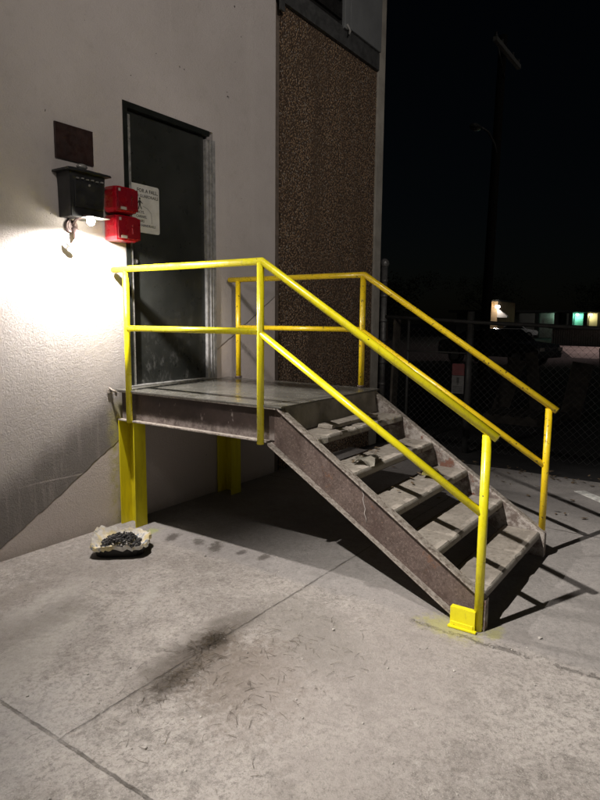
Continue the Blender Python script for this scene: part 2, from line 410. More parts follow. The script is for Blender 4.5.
# ------------------------------------------------------------------ the building
bd = thing('warehouse_building', (0, 0, 0), 'pale stucco building with a dark door and a pebbled panel at its corner', 'building')
DX0, DX1, DZ0, DZ1 = .150, 1.150, 1.07, 3.282
XL, XR, ZT = -12., 2.075, 7.5
b = B(); bm = b.bm
xs = [XL, DX0, DX1, XR]; zs = [-.1, DZ0, DZ1, ZT]
vf = [[bm.verts.new((x, 0, z)) for z in zs] for x in xs]
for i in range(3):
    for j in range(3):
        if i == 1 and j == 1: continue
        bm.faces.new((vf[i][j], vf[i + 1][j], vf[i + 1][j + 1], vf[i][j + 1]))
def q(*p): bm.faces.new([bm.verts.new(x) for x in p])
dd = .09
q((DX0, 0, DZ0), (DX0, dd, DZ0), (DX0, dd, DZ1), (DX0, 0, DZ1)); q((DX1, 0, DZ0), (DX1, 0, DZ1), (DX1, dd, DZ1), (DX1, dd, DZ0))
q((DX0, 0, DZ1), (DX0, dd, DZ1), (DX1, dd, DZ1), (DX1, 0, DZ1)); q((DX0, 0, DZ0), (DX1, 0, DZ0), (DX1, dd, DZ0), (DX0, dd, DZ0))
q((XL, 0, -.1), (XL, 9, -.1), (XL, 9, ZT), (XL, 0, ZT)); q((XL, 9, -.1), (4.40, 9, -.1), (4.40, 9, ZT), (XL, 9, ZT))
q((4.40, .3, -.1), (4.40, 9, -.1), (4.40, 9, ZT), (4.40, .3, ZT))
mesh('wall', b, M['wall'], bd)
b = B().box(XL - .05, 4.45, -.03, 9.05, ZT, ZT + .15); mesh('roof', b, M['dark_flash'], bd)
b = B().box(2.175, 4.215, .012, .3, -.1, ZT); mesh('aggregate_panel', b, M['agg'], bd)
b = B().box(2.075, 2.175, .03, .3, -.1, ZT); mesh('joint_strip', b, M['strip'], bd)
b = B().box(4.215, 4.40, -.012, .3, -.1, ZT, .008); mesh('corner_pilaster', b, M['pilaster'], bd)
# faint vertical panel seam on the wall between door and panel is in the strip; base plinth under the panel
b = B().box(2.09, 4.2, -.03, .012, 4.76, 4.955).box(2.09, 2.16, -.05, -.03, 4.66, 7.0); mesh('flashing', b, M['dark_flash'], bd)
b = B().box(2.17, 3.30, -.02, .012, 4.93, 7.0)
for i in range(9): b.box(2.22, 3.25, -.05, -.02, 5.0 + i * .2, 5.05 + i * .2)
mesh('louver', b, M['black'], bd)
b = B().box(3.30, 3.42, -.06, .012, 4.93, 7.2, .01).box(3.42, 4.19, -.06, .012, 4.96, 7.2, .012); mesh('metal_hood', b, M['grey_box'], bd)
b = B().tube([(3.34, -.06, 4.98), (3.38, -.08, 4.92), (3.35, -.09, 4.88)], .012, 8); mesh('hood_latch', b, M['pale_metal'], bd)

door = B().box(DX0 + .075, DX1 - .085, .035, .075, DZ0 + .035, DZ1 - .05, .003)
door = mesh('door', door, M['door'], bd)
b = B().box(DX0 + .002, DX0 + .042, -.006, .085, DZ0 + .02, DZ1 - .002).box(DX0 + .042, DX1 - .05, -.006, .085, DZ1 - .046, DZ1 - .002)
mesh('door_frame', b, M['frame_dark'], door)
b = B().box(DX0 + .042, DX0 + .072, .0, .085, DZ0 + .035, DZ1 - .09, .004); mesh('jamb_highlight', b, M['alu'], door)  # pale strip modelled in place of the bright reflection on the left jamb
b = B().box(DX1 - .082, DX1 - .05, .006, .085, DZ0 + .02, DZ1 - .07, .003).box(DX1 - .046, DX1 - .022, -.006, .085, DZ0 + .02, DZ1 - .07, .003).box(DX1 - .018, DX1 + .02, -.010, -.001, DZ0 + .02, DZ1 - .07, .002)
mesh('door_jamb', b, M['frame_grey'], door)
b = B().box(DX0 + .01, DX1 - .02, -.03, .085, DZ0 + .0225, DZ0 + .034, .003); mesh('threshold', b, M['alu'], door)
b = B().tube([(.262, .037, 2.09), (.262, .020, 2.09)], .020, 14).tube([(.262, .02, 2.09), (.262, .016, 2.09)], .008, 10); mesh('deadbolt', b, M['alu'], door)

# ------------------------------------------------------------------ staircase
H, W = 1.092, 1.327
st = thing('metal_staircase', (0.6635, -1.5, 0), 'rusty brown steel stair and landing with yellow pipe railings below the dark door', 'staircase')
def channel(poly_top, poly_bot, side, name, mat, t=.012, fl=.05):
    """C-channel: web polygon between two polylines (y,z); flanges outward (side -1: towards -x)"""
    pass
dk = B().box(-.004, W + .004, -1.625, -.02, H - .012, H, .002)
dk = mesh('landing_deck', dk, M['deck'], st)
for nm, xo, sg in (('l', 0., 1), ('r', W, -1)):
    xa, xb = xo + sg * .045, xo + sg * .055
    web = B().box(min(xa, xb), max(xa, xb), -1.535, -.03, .857, H - .0245)
    be = mesh('landing_beam', web, M['rust_beam'], st)
    fl = B().box(min(xo, xb), max(xo, xb), -1.50, -.03, .845, .8565, .002).box(min(xo, xb), max(xo, xb), -1.575, -.03, H - .024, H - .0125, .002)
    mesh('beam_flange', fl, M['edge'], be)
    # stringer
    yt0, zt0, sl = -1.585, H - .012, .655
    zt = lambda y_: zt0 + sl * (y_ - yt0)
    ye = -2.965
    zb0, yb0 = .845, -1.51
    slb = .632
    yb1 = yb0 - zb0 / slb
    web = B().prism([(yt0 + .05, zt0 - .0), (yt0, zt0), (ye, zt(ye)), (ye, .002), (yb1, .002), (yb0, zb0), (yt0 + .05, zb0)], 'x', min(xa, xb) + .0007, max(xa, xb) - .0007)
    stg = mesh('stringer', web, [M['rust'], M['inside']], st)
    # inner face gets the stained finish
    for f in stg.data.polygons:
        if f.normal.x * sg > .9: f.material_index = 1
    tf = .012
    f1 = B().prism([(yt0 + .0, zt0 + .002), (ye, zt(ye) + .002), (ye, zt(ye) - tf), (yt0 + .0, zt0 - tf)], 'x', min(xo, xb), max(xo, xb))
    f1.prism([(yb0 - .002, zb0 - .002), (yb1 + .01, .006), (yb1 - .012, .006), (yb0 - .002, zb0 - .018)], 'x', min(xo, xb), max(xo, xb))
    mesh('stringer_flange', f1, M['edge'], stg)
    f2 = B().box(min(xo + sg * .002, xb), max(xo + sg * .002, xb), ye - .006, ye - .0005, 0.002, zt(ye) - .002); mesh('end_plate', f2, M['inside'], stg)
    if sg == 1:   # the pale weld run down the near stringer
        pts = []
        for i in range(9):
            t_ = i / 8; y_ = -2.18 + .02 * math.sin(i * 2.1) - .10 * t_; top = zt(y_) - .035
            pts.append((xo + .0445, -2.19 - .035 * t_ + .006 * math.sin(i * 2.3), .665 - .225 * t_))
        mesh('drip_run', B().tube(pts, .0028, 6), M['label'], stg)
# riser plate under the landing nosing
rp = B().prism([(-1.600, H - .0135), (-1.612, H - .0135), (-1.640, .915), (-1.628, .915)], 'x', .0565, W - .0565); mesh('riser_plate', rp, M['riser'], st)
for i in range(5):
    z = .910 - .182 * i; yf = -1.868 - .268 * i
    b = B(); bm = b.bm
    # tread slab as a fine grid with chipped edge
    nx = 50; x0, x1 = .057, W - .057
    dep = .245 if i else .228
    prof = [(dep, z - .045), (dep, z), (.012, z), (.004, z - .008), (.0, z - .016), (.001, z - .045)]
    rows = []
    for a in range(nx + 1):
        x = x0 + (x1 - x0) * a / nx; row = []
        chip = max(0, noise.noise((x * 7, i * 3.1, 1.3)) - (.12 if i < 2 else .28)) * (.09 if i < 2 else .05)
        for kk, (d_, z_) in enumerate(prof):
            e = chip if kk in (2, 3) else chip * .6 if kk == 4 else 0
            row.append(bm.verts.new((x, yf + d_ + e, z_ - (.008 * (chip > .002) if kk == 2 else 0) + .0015 * noise.noise((x * 9, d_ * 9, i)))))
        rows.append(row)
    for r0, r1 in zip(rows, rows[1:]):
        for kk in range(len(prof)):
            f = bm.faces.new((r0[kk], r1[kk], r1[(kk + 1) % len(prof)], r0[(kk + 1) % len(prof)]))
            f.material_index = 1 if kk in (2, 3, 4) else 0
    bm.faces.new(rows[0]); bm.faces.new(rows[-1][::-1])
    tr = mesh('tread', b, [M['tread'], M['nosing']], st)
    pan = B().box(x0, x1, yf + .006, yf + dep - .004, z - .052, z - .0455).box(x0, x1, yf + dep + .0005, yf + dep + .005, z - .052, z + .004)
    for xx in (x0, x1 - .035): pan.box(xx, xx + .035, yf + .02, yf + dep - .01, z - .085, z - .0525)
    mesh('tread_pan', pan, M['rust'], tr)
# columns by the wall
def column(xa, xb):
    ya, yb = -.20, -.02; t = .010; z0, z1 = .001, .8445
    xm = (xa + xb) / 2
    c = B().box(xb - t, xb, ya, yb, z0, z1).box(xa, xb - t, ya, ya + t, z0, z1).box(xa, xb - t, yb - t, yb, z0, z1)
    mesh('column', c, M['yel_col'], st, loc=(xm, (ya + yb) / 2, 0))
column(.01, .125); column(1.15, 1.28)
# rail feet
RR = .0235
def railing(x, mat, near):
    zt_, zm = 2.003, 1.564
    yc = -1.458; yp = -2.938
    ztop = 1.085 if near else 1.07; ye_ = -2.992
    s_ = (zt_ - ztop) / (yp - yc) * -1
    top = B().tube([(x, -.030, zt_), (x, yc - .012, zt_), (x, ye_, ztop - (yp - ye_) * s_)], RR, 20)
    rl = mesh('railing', top, mat, st, loc=(x, -1.45, H))
    zb = .64
    md = B().tube([(x, -.17 if near else -.14, zm), (x, yc, zm)], RR * .93, 18)
    md.tube([(x, yc - .0, zm - .01), (x, yp, zb)], RR * .93, 18)
    mesh('mid_rail', md, mat, rl)
    # posts
    for (y_, z0, z1) in ((-.172 if near else -.137, (H - .25) if near else H + .001, zt_ - .01), (yc, (H - .26) if near else H + .001, zt_ - .01), (yp, .004 if near else .150, ztop - .022)):
        mesh('post', B().tube([(x - (.0 if near else 0), y_, z0), (x, y_, z1)], RR, 20), mat, rl, loc=(x, y_, z0))
    if not near:
        for y_ in (-.137, yc): mesh('post_collar', B().tube([(x, y_, H + .0005), (x, y_, H + .018)], RR * 1.35, 18), M['rust'], rl)
        mesh('post_foot', B().box(x - .02, x + .02, yp - .03, yp + .035, .004, .150, .003), M['rust'], rl)
    return rl
rn = railing(-.004, M['yel'], True)
rf = railing(W, M['yel_old'], False)
rf['label'] = 'chipped duller yellow pipe railing on the far side'
# yellow foot channel beside the near bottom post
ft = B().box(-.040, -.034, -2.932, -2.795, .004, .112, .001).box(-.034, .0, -2.932, -2.795, .004, .012, .001).box(-.0335, -.004, -2.932, -2.795, .102, .112, .001).box(-.034, -.004, -2.801, -2.795, .0125, .1015, .001)
ft.box(-.062, -.0405, -2.945, -2.790, .0035, .013, .001).box(-.0475, -.0405, -2.925, -2.800, .0135, .034, .003)
mesh('foot_plate', ft, M['yel'], rn)

# cable clamp where the landing meets the wall
cl = B().tube([(-.055, -.004, 1.105), (-.045, -.03, 1.085), (-.02, -.035, 1.075), (-.01, -.03, 1.04)], .009, 8).box(-.075, -.03, -.012, -.002, 1.06, 1.095, .004)
cl = mesh('wall_bracket', cl, M['edge'], st)

# ------------------------------------------------------------------ things on the wall
pl = B().box(-.445, -.135, -.016, -.002, 2.735, 2.975, .003)
pl = mesh('wall_plate', pl, M['maroon'], loc=(-.29, 0, 2.735)); tag(pl, 'blank dark maroon square plate on the wall above the black drop box', 'plate')

mb = thing('drop_box', (-.29, 0, 2.335), 'black metal drop box with a wide flat lid fixed above the lit wall lamp', 'drop box')
b = B(); bm = b.bm
def loft(b, rects):
    rings = [[b.bm.verts.new(p) for p in r_] for r_ in rects]
    for r0, r1 in zip(rings, rings[1:]):
        for i in range(4): b.bm.faces.new((r0[i], r0[(i + 1) % 4], r1[(i + 1) % 4], r1[i]))
    b.bm.faces.new(rings[0]); b.bm.faces.new(rings[-1][::-1])
rect = lambda xa, xb, ya, yb, z: [(xa, ya, z), (xb, ya, z), (xb, yb, z), (xa, yb, z)]
loft(b, [rect(-.430, -.165, -.145, -.002, 2.335), rect(-.435, -.15, -.150, -.002, 2.56), rect(-.440, -.145, -.150, -.002, 2.635)])
bmesh.ops.bevel(bm, geom=bm.edges[:], offset=.004, segments=2, affect='EDGES')
mesh('box_body', b, M['black_box'], mb)
b = B(); loft(b, [rect(-.475, -.115, -.185, -.002, 2.636), rect(-.470, -.120, -.180, -.002, 2.650), rect(-.40, -.18, -.13, -.002, 2.668)])
mesh('lid', b, M['black_box'], mb)
mesh('hopper_flap', B().box(-.405, -.18, -.158, -.151, 2.40, 2.575, .003), M['black_box'], mb)
for i in range(6): mesh('rivet', B().box(-.39 + i * .040, -.372 + i * .040, -.166, -.1515, 2.588 + .003 * (i % 2), 2.597 + .003 * (i % 2), .002), M['alu'], mb)
mesh('keyhole', B().tube([(-.29, -.1595, 2.556), (-.29, -.166, 2.556)], .008, 12), M['alu'], mb)
mesh('hand_slot', B().box(-.31, -.225, -.1605, -.1585, 2.425, 2.438), M['black'], mb)
mesh('lid_highlight', B().blob((-.30, -.10, 2.688), .03, 0, 3, (1.4, 1, .65)), M['alu'], mb)  # bright blob shaped in for the highlight where lid meets plate

def red_box(z0, z1, lab, xr):
    t = thing('alarm_box', (.04, 0, z0), lab, 'alarm box', 'red boxes stacked beside the door')
    xa, xb = -.058, xr
    mesh('box_body', B().box(xa, xb, -.150, -.002, z0, z1, .032), M['red'], t)
    mesh('front_cover', B().box(xa + .010, xb - .004, -.162, -.1505, z0 + .018, z1 - .018, .006), M['red_front'], t)
    mesh('label_plate', B().box(xa + .035, xa + .088, -.1650, -.1625, z0 + .02, z0 + .040), M['label'], t)
    mesh('corner_sticker', B().box(xa + .018, xa + .036, -.1650, -.1625, z1 - .046, z1 - .026), M['label'], t)
    h = B().tube([(.085, -.1625, z1 - .075), (.085, -.174, z1 - .075)], .009, 12).box(.078, .092, -.170, -.1625, z0 + .055, z0 + .10, .002)
    mesh('latch', h, M['red_front'], t)
red_box(2.418, 2.612, 'glossy red alarm box, the upper and darker of the two beside the door', .148)
red_box(2.212, 2.405, 'glossy red alarm box, the lower one lit by the wall lamp', .165)

# door sign
sg = thing('warning_sign', (.385, .035, 2.32), 'white rounded warning sign with black lettering and a walking figure on the dark door', 'sign')
sx0, sx1, sz0, sz1 = .225, .530, 2.325, 2.700
yS = .0335
b = B(); rr = .02; poly = []
for cx_, cz_, a0 in ((sx1 - rr, sz0 + rr, -90), (sx1 - rr, sz1 - rr, 0), (sx0 + rr, sz1 - rr, 90), (sx0 + rr, sz0 + rr, 180)):
    for i in range(6):
        a = R(a0 + i * 18); poly.append((cx_ + rr * math.cos(a), cz_ + rr * math.sin(a)))
b.prism(poly, 'y', yS - .003, yS + .001); mesh('sign_panel', b, M['sign'], sg)
def text(body, x, z, size, y_, mat, parent, name='lettering', bold=True, face='y'):
    cu = bpy.data.curves.new('t', 'FONT'); cu.body = body; cu.size = size; cu.extrude = .0003; cu.resolution_u = 2
    if bold: cu.offset = size * .018
    tmp = bpy.data.objects.new('t', cu); col.objects.link(tmp)
    dg = bpy.context.evaluated_depsgraph_get(); me = bpy.data.meshes.new_from_object(tmp.evaluated_get(dg))
    bpy.data.objects.remove(tmp); bpy.data.curves.remove(cu)
    rot = Matrix.Rotation(R(90), 4, 'X')
    if face == 'x': rot = Matrix.Rotation(R(-90), 4, 'Z') @ rot
    me.transform(rot); me.materials.clear(); me.materials.append(mat)
    o = bpy.data.objects.new(name, me); col.objects.link(o); o.parent = parent
    o.location = Vector((x, y_, z)) - origin_of(parent); return o
ty = yS - .0034
text('FOR A FALL,', .298, 2.640, .040, ty, M['ink'], sg); text('NO GUARDRAILS', .264, 2.600, .0325, ty, M['ink'], sg)
for i, s_ in enumerate(('FACTS,', 'CARRIES,', 'STAIRS', 'NO HANDRAILS')): text(s_, .285, 2.475 - .034 * i, .0275, ty, M['ink'], sg)
# walking figure and ledge line
pm = B(); cx_, cz_ = .325, 2.535
def flat(b, pts): b.prism(pts, 'y', ty - .0003, ty + .0003)
circ = [(cx_ + .009 * math.cos(R(a)), cz_ + .052 + .010 * math.sin(R(a))) for a in range(0, 360, 30)]
flat(pm, circ)
flat(pm, [(cx_ - .010, cz_ + .040), (cx_ + .010, cz_ + .040), (cx_ + .008, cz_), (cx_ - .009, cz_)])
flat(pm, [(cx_ + .008, cz_ + .038), (cx_ + .030, cz_ + .018), (cx_ + .026, cz_ + .013), (cx_ + .006, cz_ + .028)])
flat(pm, [(cx_ - .010, cz_ + .038), (cx_ - .026, cz_ + .012), (cx_ - .022, cz_ + .008), (cx_ - .007, cz_ + .026)])
flat(pm, [(cx_, cz_ - .0003), (cx_ + .009, cz_ - .0003), (cx_ + .022, cz_ - .026), (cx_ + .014, cz_ - .030)])
flat(pm, [(cx_ - .009, cz_ - .0006), (cx_ - .001, cz_ - .0006), (cx_ - .010, cz_ - .032), (cx_ - .019, cz_ - .030)])
mesh('walking_figure', pm, M['ink'], sg)
ln = B(); flat(ln, [(.355, 2.535), (.405, 2.520), (.405, 2.516), (.355, 2.531)]); flat(ln, [(.4055, 2.520), (.445, 2.485), (.442, 2.482), (.4055, 2.515)]); flat(ln, [(.442, 2.4815), (.446, 2.4845), (.450, 2.405), (.446, 2.405)])
mesh('ledge_line', ln, M['thin_ink'], sg)

# wall lamp (lit)
LP = Vector((-.320, -.205, 2.274))
wl = thing('wall_lamp', (-.30, 0, 2.30), 'glaring lit lamp on a bronze arm under the black drop box', 'lamp')
mesh('wall_mount', B().tube([(-.345, -.002, 2.285), (-.345, -.03, 2.285)], .045, 20).tube([(-.345, -.03, 2.285), (-.345, -.036, 2.285)], .036, 20), M['lamp_metal'], wl)
b = B().tube([(-.345, -.03, 2.290), (-.345, -.08, 2.330), (-.332, -.14, 2.345), (-.320, -.203, 2.342)], .011, 12)
mesh('arm', b, M['lamp_metal'], wl)
b = B(); loft(b, [rect(-.365, -.190, -.252, -.158, 2.332), rect(-.358, -.197, -.245, -.165, 2.338)])
mesh('lamp_shade', b, M['sensor'], wl)
mesh('socket', B().tube([(-.320, -.205, 2.3315), (-.320, -.205, 2.322)], .018, 16), M['lamp_metal'], wl)
mesh('bulb', B().blob((LP.x, LP.y, LP.z + .031), .028, 0, 3), M['bulb'], wl)
b = B().tube([(-.345, -.037, 2.275), (-.322, -.050, 2.245), (-.335, -.050, 2.195)], [.018, .023, .014], 14)
mesh('side_head', b, M['lamp_metal'], wl)
b = B().tube([(-.405, -.03, 2.165), (-.385, -.045, 2.148), (-.350, -.055, 2.132), (-.325, -.058, 2.130)], [.007, .015, .016, .012], 12)
sn = mesh('motion_sensor', b, M['sensor'], wl)
mesh('sensor_stem', B().tube([(-.336, -.05, 2.195), (-.372, -.046, 2.150)], .008, 8), M['lamp_metal'], wl)
def spot(name, loc, target, watt, size, blend, radius, colr, parent=None, tp='SPOT'):
    ld = bpy.data.lights.new(name, tp); ld.energy = watt; ld.color = colr
    ld.shadow_soft_size = radius
    if tp == 'SPOT': ld.spot_size = R(size); ld.spot_blend = blend
    o = bpy.data.objects.new(name, ld); col.objects.link(o)
    if target is not None:
        d = Vector(target) - Vector(loc); o.rotation_euler = d.to_track_quat('-Z', 'Y').to_euler()
    if parent: o.parent = parent; o.location = Vector(loc) - origin_of(parent)
    else: o.location = loc
    return o
spot('bulb_light', LP - Vector((0, 0, .012)), (LP.x, LP.y, 0), 235, 179.5, .6, .02, (1, .925, .88), wl)

# flood lamp high on the same wall, left of the picture: it throws the railing shadows
FL = Vector((-6.2, -.30, 8.55))
fl = thing('wall_floodlight', (-6.2, 0, 7.3), 'floodlight on a tall bracket above the roof edge', 'floodlight')
mesh('mast', B().tube([(-6.2, .05, 7.65), (-6.2, .05, 8.6), (-6.2, -.22, 8.72)], .03, 12), M['galv'], fl)
mesh('lamp_housing', B().box(-6.4, -6.0, -.46, -.16, 8.64, 8.74, .02), M['grey_box'], fl)
mesh('lens', B().box(-6.36, -6.04, -.43, -.19, 8.628, 8.638), M['e_flood'], fl)
spot('flood_spot', FL, (.3, -4.8, 0), 6900, 41, .8, .07, (1, .935, .875), fl)

# added fill light, unseen behind and left of the camera, washing the upper wall
lp_ = thing('wall_fill_pole', (-5.0, -10.0, -.05), 'unseen steel light pole added behind the viewer to wash the wall with light', 'light pole')
mesh('pole', B().tube([(-5, -10, -.05), (-5, -10, 6.6)], [.09, .06], 14), M['galv'], lp_)
hd = B().box(-.25, .25, -.12, .0, -.18, .18, .02)
rotm = Matrix.Translation((-5, -9.85, 6.7)) @ (Vector((1.5, 0, 4.2)) - Vector((-5, -9.8, 6.7))).to_track_quat('Y', 'Z').to_matrix().to_4x4()
bmesh.ops.transform(hd.bm, matrix=rotm, verts=hd.bm.verts[:]); mesh('lamp_head', hd, M['grey_box'], lp_)
spot('wall_fill_spot', (-4.93, -9.70, 6.67), (1.5, 0, 4.2), 1900, 39, 1.0, .45, (1, .90, .83), lp_)

# ------------------------------------------------------------------ tray of burnt charcoal
tr = thing('charcoal_tray', (-.365, -.485, 0), 'black tray of burnt charcoal lined with a crumpled cream wrapper beside the yellow column', 'tray')
b = B(); n = 28; c0 = Vector((-.365, -.485))
def tray_pt(a, s_=1): 
    e = 4; ca, sa = math.cos(a), math.sin(a)
    r_ = (abs(ca) ** e + abs(sa) ** e) ** (-1 / e)
    p = Vector((ca * r_ * .180 * s_, sa * r_ * .150 * s_)); th = .72 - math.pi / 2
    return c0 + Vector((p.x * math.cos(th) - p.y * math.sin(th), p.x * math.sin(th) + p.y * math.cos(th)))
rg = []
for (s_, z) in ((.92, .002), (1.0, .070), (1.03, .074), (.97, .068), (.86, .012)):
    rg.append([b.bm.verts.new((*tray_pt(2 * math.pi * i / n, s_), z)) for i in range(n)])
for r0, r1 in zip(rg, rg[1:]):
    for i in range(n): b.bm.faces.new((r0[i], r0[(i + 1) % n], r1[(i + 1) % n], r1[i]))
b.bm.faces.new(rg[0]); b.bm.faces.new(rg[-1][::-1]); mesh('tray_shell', b, M['tray'], tr)
b = B(); n = 90; rg = []
for j, s_ in enumerate((0, .25, .5, .72, .88, .98, 1.06, 1.10)):
    ring = []
    for i in range(n):
        a = 2 * math.pi * i / n; p = tray_pt(a, s_)
        nn = noise.noise((p.x * 13, p.y * 13, 3)) ; n2 = noise.noise((p.x * 48, p.y * 48, 9))
        back = max(0, math.sin(a - (.72 - math.pi / 2)) * 1.0)
        hgt = .022 + .055 * s_ ** 2.2 + (nn * .035 + n2 * .014) * s_ + .035 * s_ ** 3 * max(0, (p.y - c0.y) / .15)
        if j == 7: hgt -= .03
        ring.append(b.bm.verts.new((p.x + .015 * nn * s_, p.y + .012 * n2 * s_, max(.02, hgt))))
    rg.append(ring)
for r0, r1 in zip(rg, rg[1:]):
    for i in range(n): b.bm.faces.new((r0[i], r0[(i + 1) % n], r1[(i + 1) % n], r1[i]))
mesh('crumpled_wrapper', b, M['wrap'], tr)
b = B()
for i in range(620):
    a = random.uniform(0, 6.28); s_ = random.random() ** .6 * .74; p = tray_pt(a, s_)
    b.blob((p.x, p.y, .052 + .045 * (1 - s_) * random.random() + .03 * (s_ < .5)), random.choice((.005, .006, .008, .011, .014)), .45, 1, (1, random.uniform(.5, 1), random.uniform(.5, 1)))
tag(mesh('charcoal', b, M['charcoal'], tr), kind='stuff')

# ------------------------------------------------------------------ ground litter
def ground_pt(cx_, cy_, sx, sy): return random.gauss(cx_, sx), random.gauss(cy_, sy)
b = B()
for i in range(520):
    if i < 110: x, y = ground_pt(-.91, -1.87, .06, .028)
    elif i < 190: x, y = ground_pt(-.96, -1.86, .09, .035)
    elif i < 330: x, y = ground_pt(-1.22, -1.96, .14, .04)
    elif i < 430: x, y = ground_pt(-1.1, -2.25, .28, .2)
    else: x, y = ground_pt(-.7, -2.2, .4, .25)
    if math.hypot(x - 0, 0) < 0: continue
    L = random.uniform(.015, .085) * (1.3 if i < 110 else 1); a = random.uniform(0, 6.28); up = random.uniform(0, .028) if i < 110 else random.uniform(0, .010)
    bend = random.uniform(-.4, .4)
    p0 = Vector((x, y, .003)); p1 = p0 + Vector((math.cos(a) * L * .5, math.sin(a) * L * .5, up)); p2 = p1 + Vector((math.cos(a + bend) * L * .5, math.sin(a + bend) * L * .5, -up * .6))
    b.tube([p0, p1, p2], [.0009, .0007, .0003], 4, smooth=False)
tag(mesh('dry_grass', b, M['grass_dry']), 'dry brown weeds and grass bits along the slab joint', 'grass', kind='stuff')
b = B()
for i in range(200):
    x = random.uniform(-2.6, 2.6); y = random.uniform(-4.2, -.1)
    if 0 < x < 1.35 and y > -3: continue
    r_ = random.uniform(.002, .006) if i > 14 else random.uniform(.007, .013)
    b.blob((x, y, r_ * .4), r_, .3, 1, (1.2, 1, .7))
tag(mesh('gravel', b, M['stone']), 'small loose stones scattered over the concrete', 'gravel', kind='stuff')
b = B()
for i in range(260):
    if i < 190: x, y = 3.72 + random.gauss(0, .13), random.uniform(-6, -.3)
    else: x, y = random.uniform(2.2, 3.7), random.uniform(-4.2, -.6)
    s_ = random.uniform(.012, .04); a = random.uniform(0, 6.28); z = .006 + random.random() * .014
    u = Vector((math.cos(a), math.sin(a), random.uniform(-.25, .25))) * s_; v = Vector((-math.sin(a), math.cos(a), random.uniform(-.25, .25))) * s_ * .5
    p = Vector((x, y, z)); b.quad(p - u, p - v, p + u, p + v)
tag(mesh('leaf_litter', b, M['litter']), 'dead leaves and twigs gathered along the far edge of the slab', 'leaves', kind='stuff')
b = B(); b.prism([(3.22, -2.80), (3.30, -2.88), (2.2, -4.06), (2.11, -4.0)], 'z', .0005, .005)
struct('painted_line', b, M['white_line'])

# litter on the upper treads
b = B()
for i in range(42):
    t = random.choice((0, 1, 1, 2)); z = .912 - .182 * t; yf = -1.868 - .268 * t
    x = random.uniform(.12, 1.2); y = yf + random.uniform(.13, .235)
    s_ = random.uniform(.008, .028); a = random.uniform(0, 6.28)
    u = Vector((math.cos(a), math.sin(a), random.uniform(-.1, .3))) * s_; v = Vector((-math.sin(a), math.cos(a), random.uniform(-.2, .2))) * s_ * .6
    p = Vector((x, y, z + .012)); b.quad(p - u, p - v, p + u, p + v)
tag(mesh('stair_litter', b, M['litter']), 'dead leaves and crumbs on the upper stair treads', 'leaves', kind='stuff')
def rag(name, cx_, cy_, z, sx, sy, rot, amp, mat, lab, cat, seed):
    b = B(); nx, ny = 14, 10; g = []
    for i in range(nx + 1):
        row = []
        for j in range(ny + 1):
            u, v = (i / nx - .5) * sx, (j / ny - .5) * sy
            w_ = 1 + .25 * noise.noise((u * 9, v * 9, seed))
            x = u * w_ * math.cos(rot) - v * w_ * math.sin(rot); y = u * w_ * math.sin(rot) + v * w_ * math.cos(rot)
            row.append(b.bm.verts.new((cx_ + x, cy_ + y, z + amp * (.5 + noise.noise((u * 14, v * 14, seed + 3))))))
        g.append(row)
    for i in range(nx):
        for j in range(ny): b.bm.faces.new((g[i][j], g[i + 1][j], g[i + 1][j + 1], g[i][j + 1]))
    bmesh.ops.solidify(b.bm, geom=b.bm.faces[:], thickness=.002)
    o = mesh(name, b, mat, loc=(cx_, cy_, z)); return tag(o, lab, cat)
rag('crumpled_paper', .36, -2.05, .732, .24, .14, .3, .045, M['paper'], 'crumpled dirty paper on the second stair tread near the near stringer', 'paper', 3)
rag('dead_leaf', .95, -2.24, .556, .22, .07, .2, .035, M['leaf_yellow'], 'curled yellowed leaf at the back of the third stair tread', 'leaf', 8)
pk = B(); pk.box(.36, 1.02, -1.78, -1.665, .912, .94, .006)
bmesh.ops.subdivide_edges(pk.bm, edges=pk.bm.edges[:], cuts=3, use_grid_fill=True)
for v in pk.bm.verts: v.co += Vector((noise.noise(v.co * 17), noise.noise(v.co * 19 + Vector((5, 5, 5))), .4 * noise.noise(v.co * 23))) * .010
tag(mesh('concrete_shard', pk, M['tread'], loc=(.7, -1.72, .912)), 'broken grey slab of concrete lying on the topmost stair tread', 'shard')

# ------------------------------------------------------------------ fence
FX = 4.5
tp = thing('fence_post', (FX, -.02, -.05), 'tall grey pipe post with strap bands at the building corner', 'fence post')
mesh('post', B().tube([(FX, -.02, -.05), (FX, -.02, 2.36)], .045, 14), M['galv'], tp)
mesh('cap', B().blob((FX, -.02, 2.40), .065, 0, 2, (1, 1, 1.1)), M['galv'], tp)
for z in (.45, .75, 1.05, 1.35, 1.62, 1.95, 2.15): mesh('strap_band', B().tube([(FX, -.02, z), (FX, -.02, z + .04)], .053, 14), M['galv'], tp)
brd = B().box(4.44, 4.60, -.20, -.165, -.05, 1.66, .004)
bmesh.ops.transform(brd.bm, matrix=Matrix.Translation((4.5, -.18, 0)) @ Matrix.Rotation(R(3), 4, 'Y') @ Matrix.Translation((-4.5, .18, 0)), verts=brd.bm.verts[:])
tag(mesh('leaning_board', brd, M['wood'], loc=(4.5, -.18, -.05)), 'grey weathered board standing against the corner fence post', 'board')

